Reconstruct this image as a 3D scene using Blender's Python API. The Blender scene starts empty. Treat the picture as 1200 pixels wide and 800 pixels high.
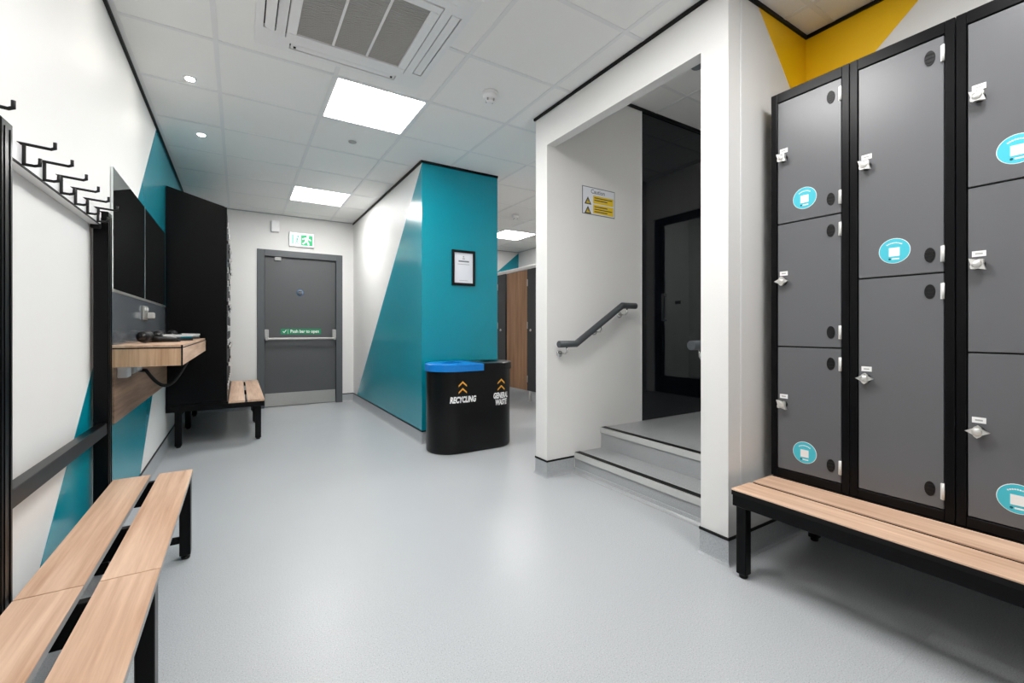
import bpy, bmesh, math, random
from mathutils import Vector, Matrix
random.seed(7)
PI = math.pi
scene = bpy.context.scene
COL = scene.collection

# ------------------------------------------------------------------ camera
cam_d = bpy.data.cameras.new('camera')
cam = bpy.data.objects.new('camera', cam_d)
COL.objects.link(cam)
scene.camera = cam
F_PX, CX_PX, CY_PX, VX_PX = 515.0, 600.0, 385.5, 280.0
CAM_H = 1.045
YAW = math.atan((CX_PX - VX_PX) / F_PX)
cam.location = (0, 0, CAM_H)
cam.rotation_euler = (PI/2, 0, -YAW)
cam_d.sensor_width = 36.0
cam_d.sensor_fit = 'HORIZONTAL'
cam_d.lens = F_PX / 1200.0 * 36.0
cam_d.shift_y = -(400 - CY_PX) / 1200.0
cam_d.clip_start = 0.02

# ------------------------------------------------------------------ world, exposure
w = bpy.data.worlds.new('world'); scene.world = w
w.use_nodes = True
w.node_tree.nodes['Background'].inputs[0].default_value = (0.9, 0.95, 1, 1)
w.node_tree.nodes['Background'].inputs[1].default_value = 0.15
vs = scene.view_settings
vs.view_transform = 'Standard'; vs.look = 'None'; vs.gamma = 1.0
vs.use_curve_mapping = False
vs.exposure = 0.82
PANEL = 17.0         # ceiling light panel emission
SPOT = 120.0          # small downlights

# ------------------------------------------------------------------ materials
MATS = {}
def srgb(r, g, b):
    def f(c):
        c /= 255.0
        return c/12.92 if c <= 0.04045 else ((c+0.055)/1.055)**2.4
    return (f(r), f(g), f(b), 1.0)

def mat(name, col, rough=0.5, metal=0.0, spec=0.5, emit=0.0, noise=0.0, nscale=8.0, bump=0.0, bscale=200.0, coat=0.0):
    m = bpy.data.materials.new(name); m.use_nodes = True
    nt = m.node_tree; b = nt.nodes['Principled BSDF']
    b.inputs['Base Color'].default_value = col
    b.inputs['Roughness'].default_value = rough
    b.inputs['Metallic'].default_value = metal
    b.inputs['Specular IOR Level'].default_value = spec
    b.inputs['Coat Weight'].default_value = coat
    b.inputs['Coat Roughness'].default_value = 0.08
    if emit:
        b.inputs['Emission Color'].default_value = col
        b.inputs['Emission Strength'].default_value = emit
    tc = nt.nodes.new('ShaderNodeTexCoord')
    if noise:
        n = nt.nodes.new('ShaderNodeTexNoise'); n.inputs['Scale'].default_value = nscale
        n.inputs['Detail'].default_value = 5
        nt.links.new(tc.outputs['Object'], n.inputs['Vector'])
        mx = nt.nodes.new('ShaderNodeMix'); mx.data_type = 'RGBA'
        a = [max(0, c*(1-noise)) for c in col[:3]] + [1]
        c2 = [min(1, c*(1+noise)) for c in col[:3]] + [1]
        mx.inputs[6].default_value = a; mx.inputs[7].default_value = c2
        nt.links.new(n.outputs['Fac'], mx.inputs[0])
        nt.links.new(mx.outputs[2], b.inputs['Base Color'])
    if bump:
        n2 = nt.nodes.new('ShaderNodeTexNoise'); n2.inputs['Scale'].default_value = bscale
        nt.links.new(tc.outputs['Object'], n2.inputs['Vector'])
        bp = nt.nodes.new('ShaderNodeBump'); bp.inputs['Strength'].default_value = bump
        bp.inputs['Distance'].default_value = 0.002
        nt.links.new(n2.outputs['Fac'], bp.inputs['Height'])
        nt.links.new(bp.outputs['Normal'], b.inputs['Normal'])
    MATS[name] = m
    return m

def wood(name, c1, c2, axis, rough=0.45):
    """straight grained laminate; axis = direction of the grain (0 x, 1 y, 2 z)"""
    m = bpy.data.materials.new(name); m.use_nodes = True
    nt = m.node_tree; b = nt.nodes['Principled BSDF']
    b.inputs['Roughness'].default_value = rough
    geo = nt.nodes.new('ShaderNodeNewGeometry')
    info = nt.nodes.new('ShaderNodeObjectInfo')
    add = nt.nodes.new('ShaderNodeVectorMath'); add.operation = 'ADD'
    scl = nt.nodes.new('ShaderNodeVectorMath'); scl.operation = 'SCALE'; scl.inputs[0].default_value = (7.3, 5.1, 9.7)
    nt.links.new(info.outputs['Random'], scl.inputs['Scale'])
    nt.links.new(geo.outputs['Position'], add.inputs[0]); nt.links.new(scl.outputs[0], add.inputs[1])
    mp = nt.nodes.new('ShaderNodeMapping')
    s = [55.0, 55.0, 55.0]; s[axis] = 2.2
    mp.inputs['Scale'].default_value = s
    nt.links.new(add.outputs[0], mp.inputs['Vector'])
    n = nt.nodes.new('ShaderNodeTexNoise'); n.inputs['Scale'].default_value = 1.0; n.inputs['Detail'].default_value = 6
    n.inputs['Roughness'].default_value = 0.62
    nt.links.new(mp.outputs[0], n.inputs['Vector'])
    mp2 = nt.nodes.new('ShaderNodeMapping')
    s2 = [14.0, 14.0, 14.0]; s2[axis] = 1.1
    mp2.inputs['Scale'].default_value = s2
    nt.links.new(add.outputs[0], mp2.inputs['Vector'])
    n2 = nt.nodes.new('ShaderNodeTexNoise'); n2.inputs['Scale'].default_value = 1.0; n2.inputs['Detail'].default_value = 3
    nt.links.new(mp2.outputs[0], n2.inputs['Vector'])
    ad = nt.nodes.new('ShaderNodeMath'); ad.operation = 'ADD'
    nt.links.new(n.outputs['Fac'], ad.inputs[0]); nt.links.new(n2.outputs['Fac'], ad.inputs[1])
    mr = nt.nodes.new('ShaderNodeMapRange'); mr.inputs['From Min'].default_value = 0.72; mr.inputs['From Max'].default_value = 1.28
    nt.links.new(ad.outputs[0], mr.inputs['Value'])
    mx = nt.nodes.new('ShaderNodeMix'); mx.data_type = 'RGBA'
    mx.inputs[6].default_value = c1; mx.inputs[7].default_value = c2
    nt.links.new(mr.outputs[0], mx.inputs[0])
    nt.links.new(mx.outputs[2], b.inputs['Base Color'])
    MATS[name] = m
    return m

def clear_glass(name):
    m = bpy.data.materials.new(name); m.use_nodes = True
    nt = m.node_tree; nt.nodes.remove(nt.nodes['Principled BSDF'])
    tr = nt.nodes.new('ShaderNodeBsdfTransparent'); tr.inputs[0].default_value = (0.75, 0.78, 0.78, 1)
    gl = nt.nodes.new('ShaderNodeBsdfGlossy'); gl.inputs['Roughness'].default_value = 0.02
    fr = nt.nodes.new('ShaderNodeFresnel'); fr.inputs['IOR'].default_value = 1.45
    mx = nt.nodes.new('ShaderNodeMixShader')
    nt.links.new(fr.outputs[0], mx.inputs[0]); nt.links.new(tr.outputs[0], mx.inputs[1]); nt.links.new(gl.outputs[0], mx.inputs[2])
    nt.links.new(mx.outputs[0], nt.nodes['Material Output'].inputs['Surface'])
    MATS[name] = m
    return m
clear_glass('clear_glass')

def vinyl(name, base, speck_d, speck_l, rough):
    m = bpy.data.materials.new(name); m.use_nodes = True
    nt = m.node_tree; b = nt.nodes['Principled BSDF']
    geo = nt.nodes.new('ShaderNodeNewGeometry')
    n = nt.nodes.new('ShaderNodeTexNoise'); n.inputs['Scale'].default_value = 260; n.inputs['Detail'].default_value = 2
    n2 = nt.nodes.new('ShaderNodeTexNoise'); n2.inputs['Scale'].default_value = 2.1; n2.inputs['Detail'].default_value = 4
    nt.links.new(geo.outputs['Position'], n.inputs['Vector']); nt.links.new(geo.outputs['Position'], n2.inputs['Vector'])
    cr = nt.nodes.new('ShaderNodeValToRGB')
    e = cr.color_ramp.elements
    e[0].position = 0.30; e[0].color = speck_d
    e[1].position = 0.45; e[1].color = base
    e2 = e.new(0.60); e2.color = base
    e3 = e.new(0.72); e3.color = speck_l
    nt.links.new(n.outputs['Fac'], cr.inputs['Fac'])
    nt.links.new(cr.outputs['Color'], b.inputs['Base Color'])
    mr = nt.nodes.new('ShaderNodeMapRange')
    mr.inputs['To Min'].default_value = rough - 0.06; mr.inputs['To Max'].default_value = rough + 0.10
    nt.links.new(n2.outputs['Fac'], mr.inputs['Value'])
    nt.links.new(mr.outputs[0], b.inputs['Roughness'])
    bp = nt.nodes.new('ShaderNodeBump'); bp.inputs['Strength'].default_value = 0.06; bp.inputs['Distance'].default_value = 0.001
    nt.links.new(n.outputs['Fac'], bp.inputs['Height']); nt.links.new(bp.outputs['Normal'], b.inputs['Normal'])
    MATS[name] = m
    return m

mat('white_wall', srgb(230, 229, 227), 0.5, spec=0.35, noise=0.012, nscale=3)
mat('white_tile', srgb(242, 242, 240), 0.85, bump=0.25, bscale=350)
mat('grid_white', srgb(232, 233, 233), 0.55)
mat('white_plastic', srgb(238, 238, 238), 0.35, noise=0.01)
mat('grey_plastic', srgb(176, 176, 174), 0.45, noise=0.02)
mat('teal', srgb(0, 142, 160), 0.22, noise=0.03, nscale=2)
mat('yellow', srgb(250, 198, 0), 0.4, noise=0.02)
mat('trim_black', srgb(7, 7, 8), 0.5, spec=0.25)
mat('black_metal', srgb(6, 6, 8), 0.30, spec=0.16, noise=0.08, nscale=20)
mat('black_plastic', srgb(9, 9, 10), 0.42, spec=0.35, noise=0.06, nscale=30)
mat('black_glossy', srgb(9, 9, 11), 0.22)
mat('locker_grey', srgb(97, 98, 101), 0.30, noise=0.02, nscale=5, bump=0.03, bscale=500)
mat('door_grey', srgb(82, 83, 85), 0.4, noise=0.02, nscale=4)
mat('frame_grey', srgb(84, 88, 91), 0.42, noise=0.02)
mat('splash_grey', srgb(98, 104, 110), 0.12, noise=0.02)
mat('steel', srgb(222, 221, 217), 0.34, 0.75, noise=0.04, nscale=30)
mat('brushed_steel', srgb(185, 184, 180), 0.42, 1.0, noise=0.05, nscale=40)
mat('silver_plastic', srgb(205, 205, 205), 0.35, 0.2)
mat('chrome', srgb(215, 215, 215), 0.12, 1.0)
mat('hinge_white', srgb(225, 225, 222), 0.35, 0.2)
mat('mirror', srgb(225, 232, 232), 0.015, 1.0)
mat('dark_glass', srgb(12, 16, 22), 0.02, spec=0.7)
mat('edge_grey', srgb(150, 150, 150), 0.5)
mat('handrail_grey', srgb(66, 70, 74), 0.4, noise=0.03)
mat('bin_black', srgb(5, 5, 6), 0.28, spec=0.3, noise=0.05)
mat('bin_blue', srgb(0, 122, 205), 0.35, noise=0.02)
mat('print_white', srgb(240, 240, 240), 0.5)
mat('print_orange', srgb(246, 176, 60), 0.5)
mat('sticker_teal', srgb(70, 190, 208), 0.3, noise=0.02)
mat('sticker_dark', srgb(10, 80, 95), 0.4)
mat('sign_green', srgb(0, 140, 92), 0.4)
mat('exit_green', srgb(20, 170, 105), 0.4, emit=0.25)
mat('exit_white', srgb(235, 255, 245), 0.4, emit=0.55)
mat('exit_dark', srgb(70, 150, 130), 0.4, emit=0.25)
mat('sign_yellow', srgb(235, 200, 20), 0.4)
mat('sign_blue', srgb(60, 110, 160), 0.4)
mat('sign_print', srgb(60, 58, 50), 0.6)
mat('paper', srgb(228, 230, 236), 0.5)
mat('ink_grey', srgb(120, 126, 130), 0.6)
mat('seam_grey', srgb(172, 175, 177), 0.45)
mat('nosing_light', srgb(196, 197, 195), 0.4)
mat('cubicle_dark', srgb(54, 56, 60), 0.35)
mat('orange_plastic', srgb(215, 110, 40), 0.4)
mat('vent_mesh', srgb(180, 179, 175), 0.6, bump=0.6, bscale=900)
mat('panel_light', (1.0, 0.99, 0.975, 1), 0.5, emit=PANEL)
mat('niche_fill_light', (1.0, 0.99, 0.975, 1), 0.5, emit=4.5)  # weak glow for the fill panel added over the landing
mat('spot_light', (1.0, 0.95, 0.86, 1), 0.5, emit=SPOT)
OAK1, OAK2 = srgb(194, 156, 130), srgb(226, 193, 168)
wood('oak_y', srgb(184, 144, 116), srgb(228, 196, 170), 1)
wood('oak_z', srgb(168, 126, 92), srgb(222, 186, 152), 2)
wood('oak_dark_y', srgb(112, 84, 66), srgb(172, 138, 114), 1)
wood('oak_door_z', srgb(150, 108, 76), srgb(190, 148, 112), 2)
vinyl('floor_vinyl', srgb(180, 183, 186), srgb(146, 150, 154), srgb(205, 207, 209), 0.34)
vinyl('skirting_vinyl_shaded', srgb(172, 175, 178), srgb(145, 148, 152), srgb(192, 194, 196), 0.30)  # same vinyl as the floor, darkened: shade of upright faces put into the colour
vinyl('step_vinyl_shaded', srgb(168, 170, 172), srgb(138, 140, 143), srgb(190, 191, 192), 0.30)  # floor vinyl again, darker: the dimmer light on the steps is in the colour

# ------------------------------------------------------------------ mesh helpers
def box(bm, x0, x1, y0, y1, z0, z1, bev=0.0, mi=0, seg=1):
    if x0 > x1: x0, x1 = x1, x0
    if y0 > y1: y0, y1 = y1, y0
    if z0 > z1: z0, z1 = z1, z0
    vs_ = [bm.verts.new(p) for p in ((x0,y0,z0),(x1,y0,z0),(x1,y1,z0),(x0,y1,z0),(x0,y0,z1),(x1,y0,z1),(x1,y1,z1),(x0,y1,z1))]
    fs = []
    for idx in ((3,2,1,0),(4,5,6,7),(0,1,5,4),(1,2,6,5),(2,3,7,6),(3,0,4,7)):
        f = bm.faces.new([vs_[i] for i in idx]); f.material_index = mi; fs.append(f)
    if bev:
        ed = list({e for f in fs for e in f.edges})
        r = bmesh.ops.bevel(bm, geom=ed, offset=bev, segments=seg, affect='EDGES', profile=0.5)
        for f in r['faces']: f.material_index = mi
    return bm

def prism(bm, pts, axis, a0, a1, mi=0):
    """pts: 2-D outline; axis 0: (y,z), 1: (x,z), 2: (x,y), extruded from a0 to a1"""
    def P(p, a):
        return ((a, p[0], p[1]), (p[0], a, p[1]), (p[0], p[1], a))[axis]
    A = [bm.verts.new(P(p, a0)) for p in pts]; B = [bm.verts.new(P(p, a1)) for p in pts]
    n = len(pts); fs = [bm.faces.new(A), bm.faces.new(B[::-1])]
    for i in range(n):
        fs.append(bm.faces.new((A[i], B[i], B[(i+1) % n], A[(i+1) % n])))
    for f in fs: f.material_index = mi
    bmesh.ops.recalc_face_normals(bm, faces=fs)
    return bm

def frame_of(d):
    d = d.normalized()
    u = d.cross(Vector((0, 0, 1)))
    if u.length < 1e-4: u = d.cross(Vector((0, 1, 0)))
    u.normalize()
    return u, d.cross(u)

def cyl(bm, p0, p1, r0, r1=None, seg=16, mi=0):
    p0 = Vector(p0); p1 = Vector(p1); r1 = r0 if r1 is None else r1
    u, v = frame_of(p1 - p0)
    A = []; B = []
    for k in range(seg):
        a = 2*PI*k/seg; d = u*math.cos(a) + v*math.sin(a)
        A.append(bm.verts.new(p0 + d*r0)); B.append(bm.verts.new(p1 + d*r1))
    fs = [bm.faces.new(A), bm.faces.new(B[::-1])]
    for k in range(seg): 
        f = bm.faces.new((A[k], B[k], B[(k+1) % seg], A[(k+1) % seg])); f.smooth = True; fs.append(f)
    for f in fs: f.material_index = mi
    bmesh.ops.recalc_face_normals(bm, faces=fs)
    return bm

def tube(bm, pts, r, seg=10, mi=0):
    pts = [Vector(p) for p in pts]; rings = []
    prev = None
    for i, p in enumerate(pts):
        if i == 0: d = pts[1] - p
        elif i == len(pts)-1: d = p - pts[-2]
        else: d = ((p - pts[i-1]).normalized() + (pts[i+1] - p).normalized())
        d.normalize()
        if prev is None: u, v = frame_of(d)
        else:
            u = (prev - d*prev.dot(d)).normalized(); v = d.cross(u)
        prev = u
        k = 1.0
        if 0 < i < len(pts)-1:
            c = (p - pts[i-1]).normalized().dot(d)
            k = 1.0/max(0.6, c)
        rings.append([bm.verts.new(p + (u*math.cos(2*PI*j/seg) + v*math.sin(2*PI*j/seg))*r*(k if True else 1)) for j in range(seg)])
    fs = [bm.faces.new(rings[0]), bm.faces.new(rings[-1][::-1])]
    for a, b_ in zip(rings, rings[1:]):
        for j in range(seg):
            f = bm.faces.new((a[j], b_[j], b_[(j+1) % seg], a[(j+1) % seg])); f.smooth = True; fs.append(f)
    for f in fs: f.material_index = mi
    bmesh.ops.recalc_face_normals(bm, faces=fs)
    return bm

def lathe(bm, prof, c, axis='z', seg=24, mi=0):
    """prof: [(r, h)] around an axis through c"""
    def P(r, h, a):
        x, y = r*math.cos(a), r*math.sin(a)
        o = {'z': (x, y, h), 'x': (h, x, y), 'y': (x, h, y)}[axis]
        return Vector(c) + Vector(o)
    rings = [[bm.verts.new(P(max(r, 1e-5), h, 2*PI*k/seg)) for k in range(seg)] for r, h in prof]
    fs = [bm.faces.new(rings[0]), bm.faces.new(rings[-1][::-1])]
    for a, b_ in zip(rings, rings[1:]):
        for j in range(seg):
            f = bm.faces.new((a[j], b_[j], b_[(j+1) % seg], a[(j+1) % seg])); f.smooth = True; fs.append(f)
    for f in fs: f.material_index = mi
    bmesh.ops.recalc_face_normals(bm, faces=fs)
    return bm

def B(): return bmesh.new()

def xform(o):
    return Matrix.Translation(o.location) @ Matrix.Rotation(o.rotation_euler.z, 4, 'Z')

def obj(name, bm, material, parent=None, local=False, loc=None):
    """one mesh object; vertices are given in world space unless local (then in the parent's space)"""
    me = bpy.data.meshes.new(name)
    if parent is not None and not local:
        M = Matrix.Identity(4); p = parent
        chain = []
        while p is not None: chain.append(p); p = p.parent
        for p in reversed(chain): M = M @ xform(p)
        bm.transform(M.inverted())
    bm.to_mesh(me); bm.free()
    for m in (material if isinstance(material, (list, tuple)) else [material]):
        me.materials.append(MATS[m])
    o = bpy.data.objects.new(name, me); COL.objects.link(o)
    if parent is not None: o.parent = parent
    if loc is not None: o.location = loc
    return o

def inst(name, me, parent, loc, rotx=0.0):
    o = bpy.data.objects.new(name, me); COL.objects.link(o); o.parent = parent; o.location = loc
    o.rotation_euler = (rotx, 0, 0)
    return o

def mesh_of(name, bm, mats):
    me = bpy.data.meshes.new(name); bm.to_mesh(me); bm.free()
    for m in mats: me.materials.append(MATS[m])
    return me

def tag(o, label, cat, group=None):
    o['label'] = label; o['category'] = cat
    if group: o['group'] = group
    return o

def thing(name, label, cat, loc=(0, 0, 0), rotz=0.0, group=None):
    o = bpy.data.objects.new(name, None); COL.objects.link(o)
    o.empty_display_size = 0.1
    o.location = loc; o.rotation_euler = (0, 0, rotz)
    return tag(o, label, cat, group)

def struct(name, bm, m, label=None):
    o = obj(name, bm, m); o['kind'] = 'structure'
    if label: o['label'] = label
    return o

def text_geo(s, size, shear=0.0, bold=0.0, sx=1.0):
    """-> (verts, faces) of flat lettering centred on the origin in x, baseline at 0"""
    cu = bpy.data.curves.new('lettering', 'FONT'); cu.body = s; cu.size = size
    cu.align_x = 'CENTER'; cu.shear = shear; cu.offset = bold; cu.resolution_u = 3
    ob = bpy.data.objects.new('lettering', cu); COL.objects.link(ob)
    dg = bpy.context.evaluated_depsgraph_get()
    me = bpy.data.meshes.new_from_object(ob.evaluated_get(dg))
    V = [(v.co.x*sx, v.co.y) for v in me.vertices]; Fc = [tuple(p.vertices) for p in me.polygons]
    bpy.data.objects.remove(ob); bpy.data.curves.remove(cu); bpy.data.meshes.remove(me)
    return V, Fc

def add_text(bm, s, size, place, mi=0, **kw):
    V, Fc = text_geo(s, size, **kw)
    vv = [bm.verts.new(place(x, y)) for x, y in V]
    for f in Fc:
        try:
            fc = bm.faces.new([vv[i] for i in f]); fc.material_index = mi
        except ValueError: pass

# ------------------------------------------------------------------ room dimensions
CEIL = 2.58
XL = -0.535            # left wall
YB = 6.65              # back wall with the fire door
BX0, BX1, BY0 = 1.415, 2.207, 3.83      # teal block
XC = 1.84              # front plane of the stair opening
YS0, YS1 = 1.283, 2.494                  # stair niche
YR0, YR1 = 1.147, 2.63
XR = 2.53              # locker wall
XF, YF = 4.75, 7.40    # far room
XE = 4.25              # end of the stair landing
YN = -2.2              # behind the camera
SK = 0.115             # skirting height

# floor
bm = B(); box(bm, XL-0.1, XF+0.1, YN-0.1, YF+0.1, -0.1, 0.0)
floor = struct('floor', bm, 'floor_vinyl', 'pale grey speckled vinyl floor')
bm = B()
box(bm, XL+0.03, XR-0.05, 0.5242, 0.5258, -0.001, 0.0003)
obj('seam', bm, 'seam_grey', floor)

# walls
bm = B(); box(bm, XL-0.1, XL, YN, YB+0.1, 0, 2.9)
wall_left = struct('wall_left', bm, 'white_wall')
DX0, DX1, DZ = 0.20, 1.262, 2.10
bm = B()
box(bm, XL, DX0, YB, YB+0.12, 0, 2.9); box(bm, DX1, BX0, YB, YB+0.12, 0, 2.9); box(bm, DX0, DX1, YB, YB+0.12, DZ, 2.9)
wall_back = struct('wall_back', bm, 'white_wall')
bm = B(); box(bm, BX0, BX1, BY0, YF, 0, 2.9)
wall_block = struct('wall_centre', bm, 'white_wall')
bm = B(); box(bm, BX1, XF, YF, YF+0.1, 0, 2.9)
wall_far_back = struct('wall_far_back', bm, 'white_wall')
bm = B(); box(bm, XF, XF+0.1, YR1, YF, 0, 2.9)
wall_far_right = struct('wall_far_right', bm, 'white_wall')
bm = B(); box(bm, 2.80, XF, YS1+0.03, YR1, 0, 3.0)
wall_stair_glazed = struct('wall_stair_glazed', bm, 'white_wall')
bm = B(); box(bm, XC, 2.7995, YS1, YR1, 0, 3.0)
wall_stair_left = struct('wall_stair_left', bm, 'white_wall')
bm = B(); box(bm, XC, XE+0.1, YR0, YS0, 0, 3.0)
wall_stair_right = struct('wall_stair_right', bm, 'white_wall')
bm = B(); box(bm, XC, XC+0.07, YS0, YS1, 2.34, 3.0)
wall_header = struct('wall_stair_header', bm, 'white_wall')
E0, E1, EZ = 1.40, 2.40, 2.36
bm = B()
box(bm, XE, XE+0.1, YS0, E0, 0.295, 3.0); box(bm, XE, XE+0.1, E1, YS1, 0.295, 3.0); box(bm, XE, XE+0.1, E0, E1, EZ, 3.0)
wall_stair_end = struct('wall_stair_end', bm, 'white_wall')
bm = B(); box(bm, XR, XR+0.1, YN, YR0, 0, 2.9)
wall_right = struct('wall_right', bm, 'white_wall')
bm = B(); box(bm, XL, XR, YN-0.1, YN, 0, 2.9)
wall_front = struct('wall_front', bm, 'white_wall')

# painted wall colour fields (thin painted panels)
def field(parent, pts, axis, at, depth, m, name='painted_panel'):
    bm = B(); prism(bm, pts, axis, at, at+depth); return obj(name, bm, m, parent)
field(wall_left, [(1.79, SK), (3.62, SK), (6.20, CEIL-0.02), (4.265, CEIL-0.02)], 0, XL, 0.0012, 'teal')
field(wall_block, [(BY0, SK), (6.42, SK), (BY0, CEIL-0.03)], 0, BX0, -0.0012, 'teal')
field(wall_block, [(BX0-0.0012, SK), (BX1, SK), (BX1, CEIL-0.02), (BX0-0.0012, CEIL-0.02)], 1, BY0, -0.0012, 'teal')
field(wall_far_back, [(XF, CEIL-0.02), (XF, 1.2), (3.1, 1.2)], 1, YF, -0.0012, 'teal')
field(wall_stair_right, [(2.075, CEIL-0.01), (XR, CEIL-0.01), (XR, 1.9), (2.66-0.13, 2.1), (2.52, 2.113)], 1, YR0, -0.0012, 'yellow')
field(wall_right, [(YR0, CEIL-0.01), (0.605, CEIL-0.01), (1.115, 2.10), (YR0, 2.10)], 0, XR, -0.0012, 'yellow')

# vertical cladding joint strips
bm = B(); box(bm, 1.930, 1.942, YR0-0.003, YR0, SK, CEIL, 0.001)
o = obj('cladding_joint', bm, 'white_plastic', wall_stair_right)
bm = B(); box(bm, 2.788, 2.80, YS1-0.004, YS1+0.02, 0.295, 2.85, 0.001)
obj('corner_trim', bm, 'white_plastic', wall_stair_left)

# black shadow-gap trims where walls meet the ceiling
def gap(parent, x0, x1, y0, y1, z=CEIL, h=0.018):
    bm = B(); box(bm, x0, x1, y0, y1, z-h, z-0.001); return obj('ceiling_trim', bm, 'trim_black', parent)
gap(wall_left, XL, XL+0.014, YN, YB)
gap(wall_block, BX0-0.012, BX0, BY0-0.012, YB, h=0.022); gap(wall_block, BX0, BX1, BY0-0.012, BY0, h=0.022)
gap(wall_header, XC-0.012, XC, YR0-0.012, YR1+0.012)
gap(wall_stair_right, XC, XR, YR0-0.012, YR0)
gap(wall_right, XR-0.012, XR, YN, YR0-0.012)
gap(wall_stair_left, XC+0.07, 2.799, YS1-0.010, YS1, 2.85, 0.025)
gap(wall_stair_glazed, 2.80, XE, YS1-0.010, YS1+0.03, 2.85, 0.025)
bm = B(); box(bm, XL+0.014, BX0-0.012, YB-0.012, YB, CEIL-0.010, CEIL-0.001); obj('ceiling_trim', bm, 'seam_grey', wall_back)
bm = B(); box(bm, BX1, XF, YF-0.012, YF, CEIL-0.012, CEIL-0.001); obj('ceiling_trim', bm, 'seam_grey', wall_far_back)
bm = B(); box(bm, XF-0.012, XF, YR1, YF-0.012, CEIL-0.012, CEIL-0.001); obj('ceiling_trim', bm, 'seam_grey', wall_far_right)

# coved skirtings with a black capping strip
def skirting(name, path, cap=True, mi='skirting_vinyl_shaded'):
    """path: list of (x, y) along the wall face, room on the left-hand side of travel"""
    prof = [(0.0, 0.0005), (0.018, 0.0005), (0.012, 0.003), (0.007, 0.009), (0.0045, 0.02), (0.0035, 0.05), (0.0035, SK-0.006), (0.0, SK-0.006)]
    cprof = [(0.0, SK-0.006), (0.006, SK-0.006), (0.006, SK+0.006), (0.0, SK+0.006)]
    P = [Vector((p[0], p[1])) for p in path]
    def sweep(pr):
        bm = B(); rings = []
        for i, p in enumerate(P):
            ns = []
            if i > 0: d = (P[i]-P[i-1]).normalized(); ns.append(Vector((-d.y, d.x)))
            if i < len(P)-1: d = (P[i+1]-P[i]).normalized(); ns.append(Vector((-d.y, d.x)))
            n = ns[0] if len(ns) == 1 else (ns[0]+ns[1]) / (1+ns[0].dot(ns[1]))
            rings.append([bm.verts.new((p.x+n.x*a, p.y+n.y*a, z)) for a, z in pr])
        m = len(pr)
        for a, b_ in zip(rings, rings[1:]):
            for j in range(m): bm.faces.new((a[j], a[(j+1) % m], b_[(j+1) % m], b_[j]))
        bm.faces.new(rings[0][::-1]); bm.faces.new(rings[-1])
        bmesh.ops.recalc_face_normals(bm, faces=bm.faces)
        return bm
    o = struct(name, sweep(prof), mi)
    if cap: obj('capping_strip', sweep(cprof), 'trim_black', o)
    return o
skirting('baseboard_left', [(XL, YB), (XL, YN)])
skirting('baseboard_back_left', [(DX0-0.001, YB), (XL+0.036, YB)])
skirting('baseboard_centre', [(BX1, YF), (BX1, BY0), (BX0, BY0), (BX0, YB), (DX1+0.001, YB)][::-1][::1][::-1])
skirting('baseboard_stair_left', [(2.085, YS1), (XC, YS1), (XC, YR1), (XF-0.04, YR1)])
skirting('baseboard_stair_right', [(XR-0.036, YR0), (XC, YR0), (XC, YS0), (2.08, YS0)])
skirting('baseboard_right', [(XR, YN), (XR, YR0)])
skirting('baseboard_far', [(XF, YR1), (XF, YF), (BX1, YF)], cap=True)

# ------------------------------------------------------------------ ceiling: slab, lay-in tiles, grid bars
GX, GY, CELL = -0.105, 2.82, 0.6
bm = B(); box(bm, XL, XF, YN, YF, CEIL+0.30, CEIL+0.36)
ceiling = struct('ceiling', bm, 'white_tile', 'suspended ceiling of white square tiles in a white grid')
REG = [(XL, XC, YN, BY0), (XL, BX0, BY0, YB), (XC, XR, YN, YR0), (XC, XF, YR1, BY0), (BX1, XF, BY0, YF)]
LIGHT_CELLS = [(1, 0), (1, 4), (1, -3), (2, -5), (6, 5), (6, 1)]
tile_cache = {}
def tile_mesh(wx, wy):
    k = (round(wx, 3), round(wy, 3))
    if k not in tile_cache:
        b = B(); box(b, -wx/2, wx/2, -wy/2, wy/2, 0, 0.015)
        tile_cache[k] = mesh_of('ceiling_tile', b, ['white_tile'])
    return tile_cache[k]
for (x0, x1, y0, y1) in REG:
    for i in range(-2, 10):
        for j in range(-10, 10):
            a0, a1 = GX+CELL*i, GX+CELL*(i+1); b0, b1 = GY+CELL*j, GY+CELL*(j+1)
            if (i, j) in LIGHT_CELLS: continue
            c0, c1, d0, d1 = max(a0, x0), min(a1, x1), max(b0, y0), min(b1, y1)
            if c1-c0 < 0.01 or d1-d0 < 0.01: continue
            t = inst('ceiling_tile', tile_mesh(c1-c0, d1-d0), ceiling, ((c0+c1)/2, (d0+d1)/2, CEIL))
HB = 0.012
def bar(x0, x1, y0, y1, z=CEIL, parent=ceiling):
    bm = B(); box(bm, x0, x1, y0, y1, z-0.003, z+0.004); obj('grid_bar', bm, 'grid_white', parent)
for i in range(-1, 10):
    x = GX+CELL*i
    for (x0, x1, y0, y1) in REG:
        if x0 < x < x1: bar(x-HB, x+HB, y0, y1)
for j in range(-10, 10):
    y = GY+CELL*j
    for (x0, x1, y0, y1) in REG:
        if y0 < y < y1: bar(x0, x1, y-HB, y+HB, CEIL+0.0006)
# wall angle along the left wall
bar(XL+0.014, XL+0.036, YN, YB)

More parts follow.
